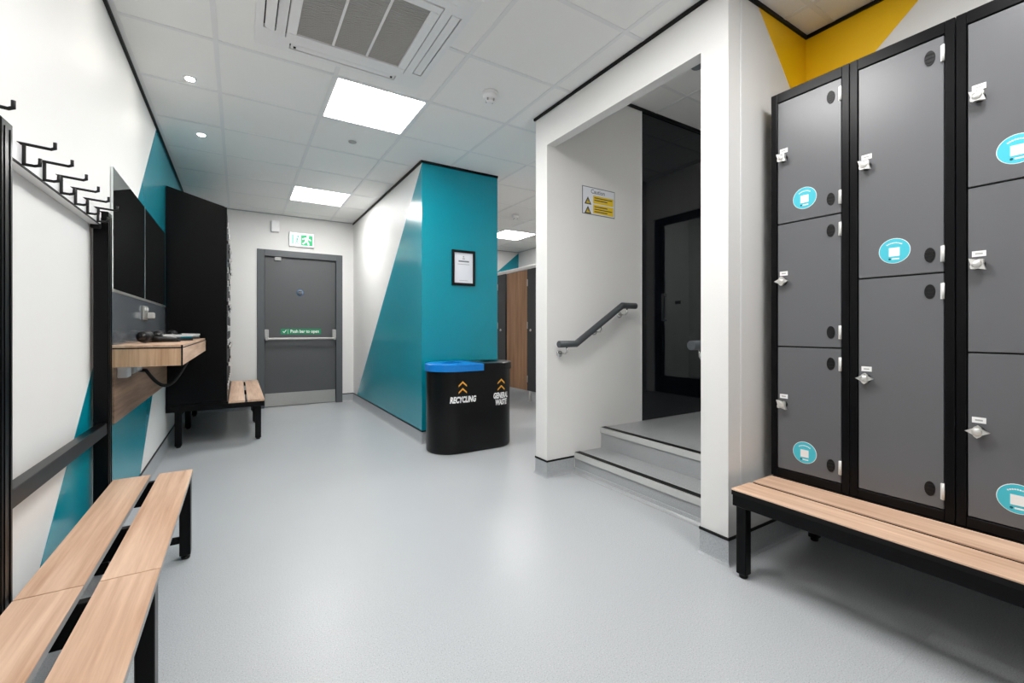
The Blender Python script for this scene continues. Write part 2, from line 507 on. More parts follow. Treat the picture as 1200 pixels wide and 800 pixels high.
# stair niche ceiling
NZ = 2.85
bm = B(); box(bm, XC+0.07, XE, YS0, YS1, NZ+0.05, NZ+0.10)
ceiling2 = struct('ceiling_stair', bm, 'white_tile')
NGX, NGY = 2.954, 2.181
for i in range(-3, 4):
    for j in range(-3, 2):
        c0, c1 = max(NGX+.6*i, XC+.07), min(NGX+.6*(i+1), XE)
        d0, d1 = max(NGY+.6*j, YS0), min(NGY+.6*(j+1), YS1)
        if c1-c0 < .01 or d1-d0 < .01: continue
        inst('ceiling_tile', tile_mesh(c1-c0, d1-d0), ceiling2, ((c0+c1)/2, (d0+d1)/2, NZ))
for i in range(-1, 3): bar(NGX+.6*i-HB, NGX+.6*i+HB, YS0, YS1, NZ, ceiling2)
for j in (-1, 0): bar(XC+.07, XE, NGY+.6*j-HB, NGY+.6*j+HB, NZ+0.0006, ceiling2)

# ------------------------------------------------------------------ ceiling lights
def panel_light(i, j, label):
    x0, y0 = GX+CELL*i, GY+CELL*j
    t = thing('ceiling_light', label, 'ceiling light', (x0+.3, y0+.3, CEIL), group='square ceiling light panels')
    bm = B(); g = 0.012
    for r in ((g, .6-g, g, g+.010), (g, .6-g, .6-g-.010, .6-g), (g, g+.010, g+.010, .6-g-.010), (.6-g-.010, .6-g, g+.010, .6-g-.010)):
        box(bm, x0+r[0], x0+r[1], y0+r[2], y0+r[3], CEIL-0.002, CEIL+0.02)
    obj('frame', bm, 'white_plastic', t)
    bm = B(); q = g+.010
    box(bm, x0+q, x0+.6-q, y0+q, y0+.6-q, CEIL+0.002, CEIL+0.016)
    obj('diffuser', bm, 'panel_light', t)
panel_light(1, 0, 'square lit panel beside the ceiling air conditioner')
panel_light(1, 4, 'square lit panel nearest the grey fire door')
panel_light(6, 5, 'square lit panel above the toilet cubicles')
panel_light(6, 1, 'square lit panel over the passage behind the handrail wall')
panel_light(1, -3, 'square lit panel over the middle of the changing area')
panel_light(2, -5, 'square lit panel in front of the last locker of the row')

def downlight(x, y, label):
    t = thing('downlight', label, 'downlight', (x, y, CEIL), group='recessed downlights by the mirrors')
    bm = B(); lathe(bm, [(0.024, -0.004), (0.034, -0.003), (0.036, 0.0), (0.024, 0.0)], (x, y, CEIL), seg=24); obj('bezel', bm, 'white_plastic', t)
    bm = B(); lathe(bm, [(0.001, -0.0045), (0.024, -0.0045), (0.024, -0.001), (0.001, -0.001)], (x, y, CEIL), seg=20); obj('lens', bm, 'spot_light', t)
downlight(-0.255, 3.33, 'small round lit downlight above the wall mirrors and the shelf')
downlight(-0.252, 4.24, 'small round lit downlight in front of the tall black lockers')
downlight(-0.255, 2.42, 'small round lit downlight above the end of the cloakroom bench')
downlight(-0.255, 1.51, 'small round lit downlight above the joint of the cloakroom bench')
downlight(-0.255, 0.60, 'small round lit downlight above the bench away from the shelf')

# ------------------------------------------------------------------ air conditioner cassette
AX, AY = 0.513, 2.232
t = thing('ceiling_air_conditioner', 'white square four way ceiling air conditioner cassette with grey grille', 'air conditioner', (AX, AY, CEIL))
ZA = CEIL-0.004
def ring(bm, ho, hi, z0, z1, bev=0.0, mi=0):
    box(bm, AX-ho, AX+ho, AY-ho, AY-hi, z0, z1, bev, mi); box(bm, AX-ho, AX+ho, AY+hi, AY+ho, z0, z1, bev, mi)
    box(bm, AX-ho, AX-hi, AY-hi, AY+hi, z0, z1, bev, mi); box(bm, AX+hi, AX+ho, AY-hi, AY+hi, z0, z1, bev, mi)
bm = B()   # fascia with four slots cut out
S0, S1, SL = 0.355, 0.410, 0.285
ring(bm, 0.445, S1, ZA-0.022, ZA); ring(bm, S0, 0.312, ZA-0.024, ZA)
for sx in (-1, 1):
    for sy in (-1, 1):
        box(bm, AX+sx*S0, AX+sx*S1, AY+sy*SL, AY+sy*S1, ZA-0.023, ZA); box(bm, AX+sx*SL, AX+sx*S0, AY+sy*S0, AY+sy*S1, ZA-0.023, ZA)
obj('fascia', bm, 'white_plastic', t)
bm = B(); box(bm, AX-S1, AX+S1, AY-S1, AY+S1, ZA-0.004, ZA-0.001); obj('duct_backing', bm, 'black_plastic', t)
for k in range(4):
    bm = B(); c = (S0+S1)/2
    w2 = 0.021; L = SL-0.006
    tilt = 0.016 if k == 2 else 0.004
    if k < 2:      # front / back slots
        s = -1 if k == 0 else 1
        box(bm, AX-L, AX+L, AY+s*c-w2, AY+s*c+w2, ZA-0.021, ZA-0.012, 0.003)
    else:
        s = -1 if k == 2 else 1
        pts = [(AX+s*(c-w2), ZA-0.020-(tilt if s < 0 else 0)), (AX+s*(c+w2), ZA-0.022), (AX+s*(c+w2), ZA-0.014), (AX+s*(c-w2), ZA-0.012-(tilt if s < 0 else 0))]
        prism(bm, pts, 1, AY-L, AY+L)
    obj('vane', bm, 'white_plastic', t)
bm = B(); ring(bm, 0.307, 0.262, ZA-0.028, ZA-0.006, 0.002); g_ = obj('grille', bm, 'white_plastic', t)
bm = B(); box(bm, AX-0.262, AX+0.262, AY-0.262, AY+0.262, ZA-0.018, ZA-0.010); obj('grille_mesh', bm, 'vent_mesh', g_)
for dx in (-0.087, 0.087):
    bm = B(); box(bm, AX+dx-0.006, AX+dx+0.006, AY-0.262, AY+0.262, ZA-0.022, ZA-0.016); obj('grille_rib', bm, 'white_plastic', g_)
bm = B()
nb = 40
for k in range(nb):
    y = AY-0.262+0.524*(k+.5)/nb
    box(bm, AX-0.262, AX+0.262, y-0.0022, y+0.0022, ZA-0.021, ZA-0.017)
o = obj('grille_louvres', bm, 'vent_mesh', g_); o['kind'] = 'stuff'
for sx in (-1, 1):
    bm = B(); box(bm, AX+sx*0.26-0.006, AX+sx*0.26+0.006, AY+0.378, AY+0.388, ZA-0.027, ZA-0.02); obj('clip', bm, 'black_plastic', t)

# detectors and sensors
def detector(x, y, z, label):
    t = thing('smoke_detector', label, 'smoke detector', (x, y, z))
    bm = B(); lathe(bm, [(0.050, -0.001), (0.052, -0.006), (0.050, -0.014), (0.001, -0.014)], (x, y, z)); obj('base', bm, 'white_plastic', t)
    bm = B(); lathe(bm, [(0.040, -0.014), (0.046, -0.018), (0.046, -0.034), (0.040, -0.042), (0.030, -0.044), (0.001, -0.044)], (x, y, z)); obj('housing', bm, 'white_plastic', t)
    bm = B(); lathe(bm, [(0.026, -0.044), (0.024, -0.058), (0.020, -0.062), (0.001, -0.063)], (x, y, z), seg=16); obj('sensor_cap', bm, 'white_plastic', t)
    for k in range(4):
        a = k*PI/2+.5
        bm = B(); c = Vector((x+math.cos(a)*0.028, y+math.sin(a)*0.028, z-0.050)); box(bm, c.x-.004, c.x+.004, c.y-.004, c.y+.004, c.z-.008, c.z+.008)
        obj('sensor_slot', bm, 'grey_plastic', t)
detector(1.385, 2.50, CEIL, 'white round smoke detector on the ceiling near the stair opening')
detector(3.16, 5.0, CEIL, 'white round smoke detector on the ceiling before the toilet cubicles')
bm = B(); lathe(bm, [(0.032, -0.001), (0.030, -0.006), (0.012, -0.008), (0.010, -0.014), (0.001, -0.015)], (0.79, 3.75, CEIL)); tag(obj('ceiling_sensor', bm, 'grey_plastic'), 'small flat grey sensor disc between the two ceiling panels', 'sensor')
bm = B(); lathe(bm, [(0.045, -0.001), (0.045, -0.008), (0.034, -0.020), (0.001, -0.022)], (2.66, 1.883, NZ)); tag(obj('ceiling_sensor', bm, 'ink_grey'), 'grey round sensor on the ceiling above the steps', 'sensor')

# ------------------------------------------------------------------ steps and landing
st = thing('steps', 'two grey vinyl steps with black grip nosings up to a landing', 'steps', (2.09, (YS0+YS1)/2, 0))
S1X, S2X, S1Z, S2Z = 2.09, 2.348, 0.142, 0.295
bm = B(); box(bm, S1X+0.002, S2X+0.02, YS0+0.0005, YS1-0.0005, 0, S1Z-0.001); s1 = obj('step', bm, 'step_vinyl_shaded', st)
bm = B(); box(bm, S2X+0.002, XE-0.0005, YS0+0.0005, YS1-0.0005, 0, S2Z-0.001); s2 = obj('landing', bm, 'step_vinyl_shaded', st)
for (x, z, p) in ((S1X, S1Z, s1), (S2X, S2Z, s2)):
    bm = B()
    box(bm, x-0.006, x+0.062, YS0+0.0005, YS1-0.0005, z-0.002, z+0.001, 0.0005); box(bm, x-0.008, x+0.002, YS0+0.0005, YS1-0.0005, z-0.040, z+0.001, 0.002)
    obj('nosing', bm, 'nosing_light', p)
    bm = B(); box(bm, x+0.006, x+0.050, YS0+0.0005, YS1-0.0005, z+0.001, z+0.003); obj('grip_strip', bm, 'trim_black', p)
bm = B(); prism(bm, [(S1X+0.003, 0.0005), (S1X-0.034, 0.0005), (S1X-0.016, 0.005), (S1X-0.006, 0.014), (S1X-0.001, 0.034), (S1X+0.003, 0.036)], 1, YS0+0.0005, YS1-0.0005); obj('cove', bm, 'step_vinyl_shaded', st)

# dark glossy glass panel along the landing
t = thing('dark_glass_panel', 'tall glossy black glass panel beside the landing', 'glass panel', (3.5, YS1, S2Z))
bm = B(); box(bm, 2.80, XE, YS1+0.004, YS1+0.018, S2Z, NZ-0.026); obj('pane', bm, 'dark_glass', t)
bm = B(); box(bm, 2.80, 2.812, YS1+0.001, YS1+0.004, S2Z, NZ-0.026); obj('edge_strip', bm, 'trim_black', t)

# end door of the landing (seen mirrored in the glass)
bm = B()
box(bm, XE+0.02, XE+0.06, E0+0.002, E0+0.11, S2Z+0.004, EZ-0.002); box(bm, XE+0.02, XE+0.06, E1-0.11, E1-0.002, S2Z+0.004, EZ-0.002)
box(bm, XE+0.02, XE+0.06, E0+0.11, E1-0.11, EZ-0.09, EZ-0.002); box(bm, XE+0.02, XE+0.06, E0+0.11, E1-0.11, S2Z+0.004, S2Z+0.20)
d2 = struct('door_2', bm, 'black_metal', 'dark framed door at the end of the landing')
bm = B(); box(bm, XE+0.035, XE+0.05, E0+0.11, E1-0.11, S2Z+0.20, EZ-0.09); obj('pane', bm, 'clear_glass', d2)
bm = B(); tube(bm, [(XE+0.02, E0+0.16, 1.15), (XE-0.04, E0+0.16, 1.15), (XE-0.04, E0+0.16, 1.45), (XE+0.02, E0+0.16, 1.45)], 0.012); obj('door_handle', bm, 'steel', d2)
bm = B(); box(bm, XE+0.024, XE+0.035, E0+0.28, E0+0.36, 1.33, 1.37, 0.004); obj('lock_plate', bm, 'black_plastic', d2)

# lit lobby behind the glazed landing door
LBX = 6.0
bm = B(); box(bm, XE+0.1, LBX, 0.6, 3.1, S2Z-0.1, S2Z); o = struct('floor_lobby', bm, 'step_vinyl_shaded')
bm = B(); box(bm, LBX, LBX+0.1, 0.6, 3.1, S2Z, 3.0); struct('wall_lobby_end', bm, 'white_wall')
bm = B(); box(bm, XE+0.1, LBX, 0.5, 0.6, S2Z, 3.0); struct('wall_lobby_right', bm, 'white_wall')
bm = B(); box(bm, XF+0.1, LBX, 3.1, 3.2, S2Z, 3.0); struct('wall_lobby_left', bm, 'white_wall')
bm = B(); box(bm, XE+0.1, LBX, 0.6, 3.1, NZ, NZ+0.1); struct('ceiling_lobby', bm, 'white_tile')
t = thing('ceiling_light', 'square lit panel in the lobby beyond the landing door', 'ceiling light', (5.2, 1.9, NZ), group='square ceiling light panels')
bm = B(); box(bm, 4.9, 5.5, 1.6, 2.2, NZ-0.010, NZ-0.001); obj('frame', bm, 'white_plastic', t)
bm = B(); box(bm, 4.915, 5.485, 1.615, 2.185, NZ-0.013, NZ-0.010); obj('diffuser', bm, 'panel_light', t)

t = thing('ceiling_light', 'added fill light panel, out of view over the stair landing', 'ceiling light', (3.25, 1.43, NZ))  # added fill panel, hidden from the camera, brightens the stair niche
bm = B(); box(bm, 2.97, 3.53, 1.295, 1.565, NZ-0.010, NZ-0.001); obj('frame', bm, 'white_plastic', t)
bm = B(); box(bm, 2.982, 3.518, 1.307, 1.553, NZ-0.013, NZ-0.010); obj('diffuser', bm, 'niche_fill_light', t)

# handrails
def handrail(y, sgn, label, pts):
    t = thing('handrail', label, 'handrail', (pts[0][0], y, pts[0][1]), group=None)
    bm = B(); tube(bm, [(x, y, z) for x, z in pts], 0.0235, 16); obj('rail', bm, 'handrail_grey', t)
    wy = YS1 if sgn > 0 else YS0
    for s in (0.22, 0.5, 0.93):
        if s == 0.22: x, z = pts[0][0]+0.07, pts[0][1]
        elif s == 0.5: x, z = (pts[1][0]+pts[2][0])/2+.015, (pts[1][1]+pts[2][1])/2+0.01
        else: x, z = pts[2][0]+0.05, pts[2][1]
        bm = B(); tube(bm, [(x, y, z-0.02), (x, y, z-0.055), (x-0.004, y+sgn*0.012, z-0.068), (x-0.008, wy-sgn*0.004, z-0.070)], 0.006, 8); br = obj('bracket', bm, 'chrome', t)
        bm = B(); lathe(bm, [(0.001, -sgn*0.012), (0.012, -sgn*0.012), (0.024, -sgn*0.008), (0.025, 0.0), (0.001, 0.0)], (x-0.008, wy, z-0.070), 'y', 20); obj('rosette', bm, 'chrome', br)
handrail(YS1-0.075, 1, 'dark grey cranked handrail on the wall below the caution sign', [(1.885, 0.940), (2.04, 0.940), (2.50, 1.226), (2.645, 1.226)])
handrail(YS0+0.085, -1, 'handrail end peeping out behind the white opening jamb', [(1.885, 0.965), (2.04, 0.965), (2.50, 1.250), (2.645, 1.250)])

# caution sign on the stair wall
t = thing('caution_sign', 'yellow and white caution sign with two warning triangles', 'sign', (2.326, YS1, 1.92))
SX0, SX1, SZ0, SZ1 = 2.161, 2.492, 1.905, 2.112
def onw(bm, pts, d, mi=0): prism(bm, pts, 1, YS1-d, YS1-d+0.0008, mi)
bm = B(); box(bm, SX0, SX1, YS1-0.003, YS1, SZ0, SZ1); obj('board', bm, 'ink_grey', t)
bm = B(); box(bm, SX0+0.006, SX1-0.006, YS1-0.004, YS1-0.003, SZ0+0.006, SZ1-0.006); obj('face', bm, 'paper', t)
for k, (a, b_) in enumerate(((1.993, 2.052), (1.918, 1.985))):
    bm = B(); box(bm, SX0+0.107, SX1-0.016, YS1-0.0048, YS1-0.004, a, b_); p = obj('yellow_panel', bm, 'sign_yellow', t)
    bm = B()
    for q in range(2+k): box(bm, SX0+0.118, SX1-0.030-0.05*((q+k) % 2), YS1-0.0053, YS1-0.0048, b_-0.016-0.018*q-0.004, b_-0.016-0.018*q+0.003)
    obj('print_line', bm, 'sign_print', p)
for zc in (2.005, 1.935):
    bm = B(); onw(bm, [(SX0+0.020, zc-0.026), (SX0+0.088, zc-0.026), (SX0+0.054, zc+0.032)], 0.0048); tr = obj('warning_triangle', bm, 'sign_print', t)
    bm = B(); onw(bm, [(SX0+0.036, zc-0.018), (SX0+0.072, zc-0.018), (SX0+0.054, zc+0.013)], 0.0054); tr2 = obj('triangle_fill', bm, 'sign_yellow', tr)
    bm = B(); box(bm, SX0+0.051, SX0+0.057, YS1-0.0062, YS1-0.0054, zc-0.008, zc+0.006); box(bm, SX0+0.051, SX0+0.057, YS1-0.0062, YS1-0.0054, zc-0.016, zc-0.011); obj('exclamation_mark', bm, 'sign_print', tr)
bm = B(); add_text(bm, 'Caution', 0.044, lambda x, y: (2.315+x, YS1-0.0048, 2.066+y), bold=0.0008); obj('lettering', bm, 'ink_grey', t)

# ------------------------------------------------------------------ fire door
dk = 0.045
bm = B()
box(bm, DX0, DX0+0.085, YB-0.012, YB+0.11, 0, DZ, 0.003); box(bm, DX1-0.085, DX1, YB-0.012, YB+0.11, 0, DZ, 0.003); box(bm, DX0+0.085, DX1-0.085, YB-0.012, YB+0.11, DZ-0.085, DZ, 0.003)
door = struct('door_1', bm, 'frame_grey', 'dark grey steel fire exit door in a grey frame')
LX0, LX1 = DX0+0.089, DX1-0.089
YD = YB+0.035
bm = B(); box(bm, LX0, LX1, YD, YD+0.045, 0.008, DZ-0.089, 0.002); leaf = obj('door_leaf', bm, 'door_grey', door)
bm = B(); box(bm, LX0+0.002, LX1-0.002, YD-0.0025, YD, 0.012, 0.185, 0.0005); obj('kick_plate', bm, 'brushed_steel', leaf)
PBZ = 0.915
for x in (LX0+0.022, LX1-0.022):
    bm = B(); box(bm, x-0.024, x+0.024, YD-0.055, YD, PBZ-0.005, PBZ+0.125, 0.008, seg=2); box(bm, x-0.016, x+0.016, YD-0.085, YD-0.050, PBZ-0.022, PBZ+0.03, 0.006); obj('push_bar_bracket', bm, 'grey_plastic', leaf)
bm = B(); box(bm, LX0+0.03, LX1-0.03, YD-0.088, YD-0.066, PBZ-0.014, PBZ+0.014, 0.006, seg=2); obj('push_bar', bm, 'brushed_steel', leaf)
bm = B(); box(bm, LX0+0.115, LX0+0.195, YD-0.03, YD+0.0, DZ-0.135, DZ-0.089, 0.003); obj('contact_sensor', bm, 'grey_plastic', leaf)
GZ = 1.012; GX0, GX1 = LX0+0.19, LX1-0.19
bm = B(); box(bm, GX0, GX1, YD-0.0015, YD, GZ-0.036, GZ+0.036); box(bm, GX0+0.085, GX0+0.089, YD-0.0022, YD-0.0015, GZ-0.03, GZ+0.03, 0, 1)
prism(bm, [(GX0+0.022, GZ+0.0), (GX0+0.030, GZ+0.008), (GX0+0.040, GZ-0.006), (GX0+0.064, GZ+0.024), (GX0+0.070, GZ+0.018), (GX0+0.041, GZ-0.022)], 1, YD-0.0022, YD-0.0015, 1)
add_text(bm, 'Push bar to open', 0.058, lambda x, y: ((GX0+0.10+GX1-0.01)/2+x, YD-0.0022, GZ-0.016+y), mi=1, bold=0.0016, sx=0.90)
s_ = obj('push_bar_sign', bm, ['sign_green', 'print_white'], leaf); s_['label'] = 'green sign reading Push bar to open'
bm = B(); cxs, czs = (LX0+LX1)/2-0.015, 1.545
lathe(bm, [(0.001, -0.0015), (0.045, -0.0015), (0.045, 0.0)], (cxs, YD, czs), 'y', 28)
lathe(bm, [(0.001, -0.0024), (0.036, -0.0024), (0.036, -0.0016)], (cxs, YD, czs), 'y', 28, 1)
box(bm, cxs-0.022, cxs+0.022, YD-0.0032, YD-0.0024, czs+0.008, czs+0.018, 0, 2); box(bm, cxs-0.022, cxs+0.022, YD-0.0032, YD-0.0024, czs-0.018, czs-0.008, 0, 2)
s_ = obj('round_notice', bm, ['sign_blue', 'ink_grey', 'trim_black'], leaf); s_['label'] = 'small round blue notice'

# exit sign
EX0, EX1, EZ0, EZ1 = 0.575, 0.885, 2.165, 2.36
YE = YB-0.035
t = thing('exit_sign', 'lit green and white emergency exit sign above the fire door', 'exit sign', ((EX0+EX1)/2, YB, EZ0))
bm = B(); box(bm, EX0, EX1, YE, YB, EZ0, EZ1, 0.006); obj('housing', bm, 'white_plastic', t)
bm = B(); box(bm, EX0+0.012, EX1-0.012, YE-0.002, YE, EZ0+0.015, EZ1-0.012); obj('face', bm, 'exit_white', t)
bm = B(); box(bm, EX0+0.145, EX1-0.020, YE-0.003, YE-0.002, EZ0+0.022, EZ1-0.030); gp = obj('green_field', bm, 'exit_green', t)
bm = B(); mx_ = EX0+0.215; mz = EZ0+0.09
def px(pts): prism(bm, [(mx_+a, mz+b_) for a, b_ in pts], 1, YE-0.0042, YE-0.003)
px([(-0.018, 0.040), (0.022, 0.034), (0.012, -0.014), (-0.020, -0.010)])                  # trunk
px([(-0.018, 0.040), (-0.018, 0.026), (-0.052, 0.012), (-0.056, 0.024)])                  # arm
px([(0.016, 0.036), (0.018, 0.022), (0.050, 0.002), (0.056, 0.012)])
px([(-0.020, -0.008), (-0.002, -0.014), (-0.040, -0.052), (-0.054, -0.044)])              # leg
px([(-0.004, -0.012), (0.014, -0.014), (0.030, -0.030), (0.032, -0.058), (0.016, -0.058), (0.014, -0.036)])
lathe(bm, [(0.001, -0.0012), (0.015, -0.0012), (0.015, 0)], (mx_+0.012, YE-0.003, mz+0.056), 'y', 14)
obj('running_figure', bm, 'exit_white', gp)
bm = B(); box(bm, EX0+0.034, EX0+0.052, YE-0.003, YE-0.002, EZ0+0.035, EZ1-0.035); obj('door_symbol', bm, 'exit_dark', t)
bm = B(); mx_ = EX0+0.098; mz = EZ0+0.085
prism(bm, [(mx_-.012, mz+.034), (mx_+.012, mz+.034), (mx_+.004, mz-.012), (mx_+.020, mz-.052), (mx_+.010, mz-.055), (mx_-.006, mz-.022), (mx_-.020, mz-.055), (mx_-.030, mz-.050), (mx_-.012, mz-.008)], 1, YE-0.003, YE-0.002)
lathe(bm, [(0.001, -0.001), (0.013, -0.001), (0.013, 0)], (mx_+0.010, YE-0.002, mz+0.055), 'y', 14)
obj('small_figure', bm, 'exit_dark', t)
t = thing('door_sounder', 'small white sensor box on the wall beside the exit sign', 'wall sensor', (0.41, YB, 2.33))
bm = B(); box(bm, 0.362, 0.458, YB-0.045, YB, 2.335, 2.485, 0.008, seg=2); obj('housing', bm, 'white_plastic', t)
bm = B(); box(bm, 0.375, 0.445, YB-0.048, YB-0.045, 2.35, 2.40, 0.002); obj('sensor_window', bm, 'white_plastic', t)

# ------------------------------------------------------------------ framed notice on the teal wall
t = thing('framed_notice', 'black framed white notice hanging on the teal wall', 'picture frame', (1.828, BY0, 1.46))
PX0, PX1, PZ0, PZ1 = 1.706, 1.949, 1.462, 1.798
yw = BY0-0.0015
bm = B()
for r in ((PX0, PX1, PZ0, PZ0+0.024), (PX0, PX1, PZ1-0.024, PZ1), (PX0, PX0+0.024, PZ0+0.024, PZ1-0.024), (PX1-0.024, PX1, PZ0+0.024, PZ1-0.024)):
    box(bm, r[0], r[1], yw-0.018, yw, r[2], r[3], 0.001)
obj('frame', bm, 'trim_black', t)
bm = B(); box(bm, PX0+0.022, PX1-0.022, yw-0.008, yw, PZ0+0.022, PZ1-0.022); sh = obj('paper', bm, 'paper', t)
bm = B(); cxp = (PX0+PX1)/2
box(bm, cxp-0.052, cxp+0.058, yw-0.009, yw-0.008, 1.686, 1.700); obj('heading_print', bm, 'ink_grey', sh)
bm = B(); box(bm, cxp-0.012, cxp+0.014, yw-0.009, yw-0.008, 1.712, 1.724); lathe(bm, [(0.001, -0.001), (0.008, -0.001), (0.008, 0)], (cxp, yw-0.008, 1.738), 'y', 14); obj('emblem_print', bm, 'grey_plastic', sh)
bm = B(); box(bm, cxp-0.062, cxp+0.062, yw-0.009, yw-0.008, 1.662, 1.668); obj('line_print', bm, 'grey_plastic', sh)
bm = B(); box(bm, cxp-0.045, cxp+0.045, yw-0.009, yw-0.008, 1.508, 1.512); obj('line_print', bm, 'grey_plastic', sh)

# ------------------------------------------------------------------ recycling bin
CXB, FYB, RB, HFL = 1.752, 3.345, 0.20, 0.192
CYB = FYB+RB
def stadium(r, hf, n=20):
    pts = []
    for k in range(n+1): a = -PI/2+PI*k/n; pts.append((CXB+hf+r*math.cos(a), CYB+r*math.sin(a)))
    for k in range(n+1): a = PI/2+PI*k/n; pts.append((CXB-hf+r*math.cos(a), CYB+r*math.sin(a)))
    return pts
t = thing('recycling_bin', 'black double bin with a blue lid half in front of teal wall', 'bin', (CXB, CYB, 0))
bm = B()
loops = []
for (r, z) in ((RB-0.012, 0.002), (RB-0.002, 0.012), (RB, 0.03), (RB, 0.705), (RB-0.01, 0.705), (RB-0.01, 0.03)):
    loops.append([bm.verts.new((x, y, z)) for x, y in stadium(r, HFL)])
n = len(loops[0])
for a, b_ in zip(loops, loops[1:]):
    for j in range(n):
        f = bm.faces.new((a[j], a[(j+1) % n], b_[(j+1) % n], b_[j])); f.smooth = True
bm.faces.new(loops[0][::-1]); bm.faces.new(loops[-1])
for e in bm.edges:
    if abs(e.verts[0].co.z-e.verts[1].co.z) < 1e-4 and e.verts[0].co.z > 0.7: e.smooth = False
obj('body', bm, 'bin_black', t)
def lid(sgn, m, name):
    bm = B(); split = CXB+0.035
    r = RB+0.012
    outer = []
    if sgn < 0:
        outer = [(split, CYB+r)] + [(CXB-HFL+r*math.cos(PI/2+PI*k/20), CYB+r*math.sin(PI/2+PI*k/20)) for k in range(21)] + [(split, CYB-r)]
        hc = CXB-HFL+0.03
    else:
        outer = [(split, CYB-r)] + [(CXB+HFL+r*math.cos(-PI/2+PI*k/20), CYB+r*math.sin(-PI/2+PI*k/20)) for k in range(21)] + [(split, CYB+r)]
        hc = CXB+HFL-0.01
    hole_r = 0.085
    ccx = sum(p[0] for p in outer)/len(outer)
    inner = []
    for (x, y) in outer:
        d = Vector((x-hc, y-CYB)); d.normalize(); inner.append((hc+d.x*hole_r*1.25, CYB+d.y*hole_r))
    z0, z1 = 0.69, 0.752
    Ob = [bm.verts.new((x, y, z0)) for x, y in outer]; Om = [bm.verts.new((x, y, z1-0.006)) for x, y in outer]
    Ot = [bm.verts.new((x+(hc-x)*0.03, y+(CYB-y)*0.03, z1)) for x, y in outer]
    It = [bm.verts.new((x, y, z1)) for x, y in inner]; Ib = [bm.verts.new((x, y, z1-0.045)) for x, y in inner]
    n = len(outer)
    for A_, B_ in ((Ob, Om), (Om, Ot), (Ot, It), (It, Ib)):
        for j in range(n):
            f = bm.faces.new((A_[j], A_[(j+1) % n], B_[(j+1) % n], B_[j]))
    bmesh.ops.recalc_face_normals(bm, faces=bm.faces)
    l = obj(name, bm, m, t)
    bm = B(); prism(bm, [(hc+(x-hc)*0.999, CYB+(y-CYB)*0.999) for x, y in inner], 2, z1-0.05, z1-0.044); obj('aperture', bm, 'trim_black', l)
lid(-1, 'bin_blue', 'blue_lid'); lid(1, 'bin_black', 'black_lid')
def wrap(s0, z0):
    """flat x -> arc length along the front of the stadium, s measured from the middle of the flat front"""
    def f(x, y):
        s = s0+x; d = 0.0022
        if abs(s) <= HFL: return (CXB+s, FYB-d, z0+y)
        sg = 1 if s > 0 else -1
        a = (abs(s)-HFL)/RB
        return (CXB+sg*(HFL+(RB+d)*math.sin(a)), CYB-(RB+d)*math.cos(a), z0+y)
    return f
def chevrons(s0, z0):
    bm = B(); f = wrap(s0, z0)
    for k in range(2):
        zz = 0.056*k
        pts = [(-0.038, 0.0), (0.0, 0.032), (0.038, 0.0), (0.038, 0.014), (0.0, 0.048), (-0.038, 0.014)]
        vv = [bm.verts.new(f(a, b_+zz)) for a, b_ in pts]
        bm.faces.new((vv[0], vv[1], vv[4], vv[5])); bm.faces.new((vv[1], vv[2], vv[3], vv[4]))
    bmesh.ops.recalc_face_normals(bm, faces=bm.faces)
    obj('chevron_print', bm, 'print_orange', t)
chevrons(-0.16, 0.505); chevrons(0.215, 0.505)
bm = B(); add_text(bm, 'RECYCLING', 0.068, wrap(-0.155, 0.432), shear=0.18, bold=0.0034, sx=0.64); obj('lettering', bm, 'print_white', t)
bm = B(); add_text(bm, 'GENERAL', 0.066, wrap(0.215, 0.440), shear=0.18, bold=0.0034, sx=0.58); add_text(bm, 'WASTE', 0.066, wrap(0.215, 0.382), shear=0.18, bold=0.0034, sx=0.58); obj('lettering', bm, 'print_white', t)

# ------------------------------------------------------------------ lockers
# local space: front at x = 0 facing -x, body towards +x, width along y from 0 to w (lock side at +y), base at z = 0
def build_lock_mesh():
    bm = B()
    lathe(bm, [(0.001, -0.014), (0.014, -0.014), (0.016, 0.0)], (0, 0, 0), 'x', 16, 1)
    pts = []
    for k in range(16):
        a = 2*PI*k/16
        r = (0.021, 0.0175, 0.0145, 0.0175)[k % 4]
        sx_ = 1.35 if k % 8 == 0 else 1.0
        pts.append((r*math.cos(a)*sx_, r*math.sin(a)))
    prism(bm, pts, 0, -0.028, -0.014, 0)
    lathe(bm, [(0.001, -0.032), (0.009, -0.030), (0.013, -0.028)], (0, 0, 0), 'x', 14, 0)
    return mesh_of('lock', bm, ['steel', 'black_plastic'])
def build_hinge_mesh():
    bm = B(); box(bm, -0.006, 0.004, -0.0045, 0.0045, -0.028, 0.028, 0.001); cyl(bm, (-0.006, -0.003, -0.028), (-0.006, -0.003, 0.028), 0.0042, seg=8)
    return mesh_of('hinge', bm, ['hinge_white'])
def build_vent_mesh():
    bm = B(); n = 20
    def ell(k, s): return (0.0145*s*math.cos(2*PI*k/n), 0.026*s*math.sin(2*PI*k/n))
    prism(bm, [ell(k, 1) for k in range(n)], 0, -0.003, 0.0)
    for s in (-0.5, 0, 0.5):
        box(bm, -0.0045, -0.003, -0.011, 0.011, s*0.026-0.002, s*0.026+0.002)
    return mesh_of('vent', bm, ['black_plastic'])
def build_tag_mesh():
    bm = B(); box(bm, -0.0015, 0, -0.0165, 0.0165, -0.0095, 0.0095, 0, 0); box(bm, -0.002, -0.0015, -0.009, 0.009, -0.0025, 0.0025, 0, 1)
    return mesh_of('number_tag', bm, ['print_white', 'grey_plastic'])
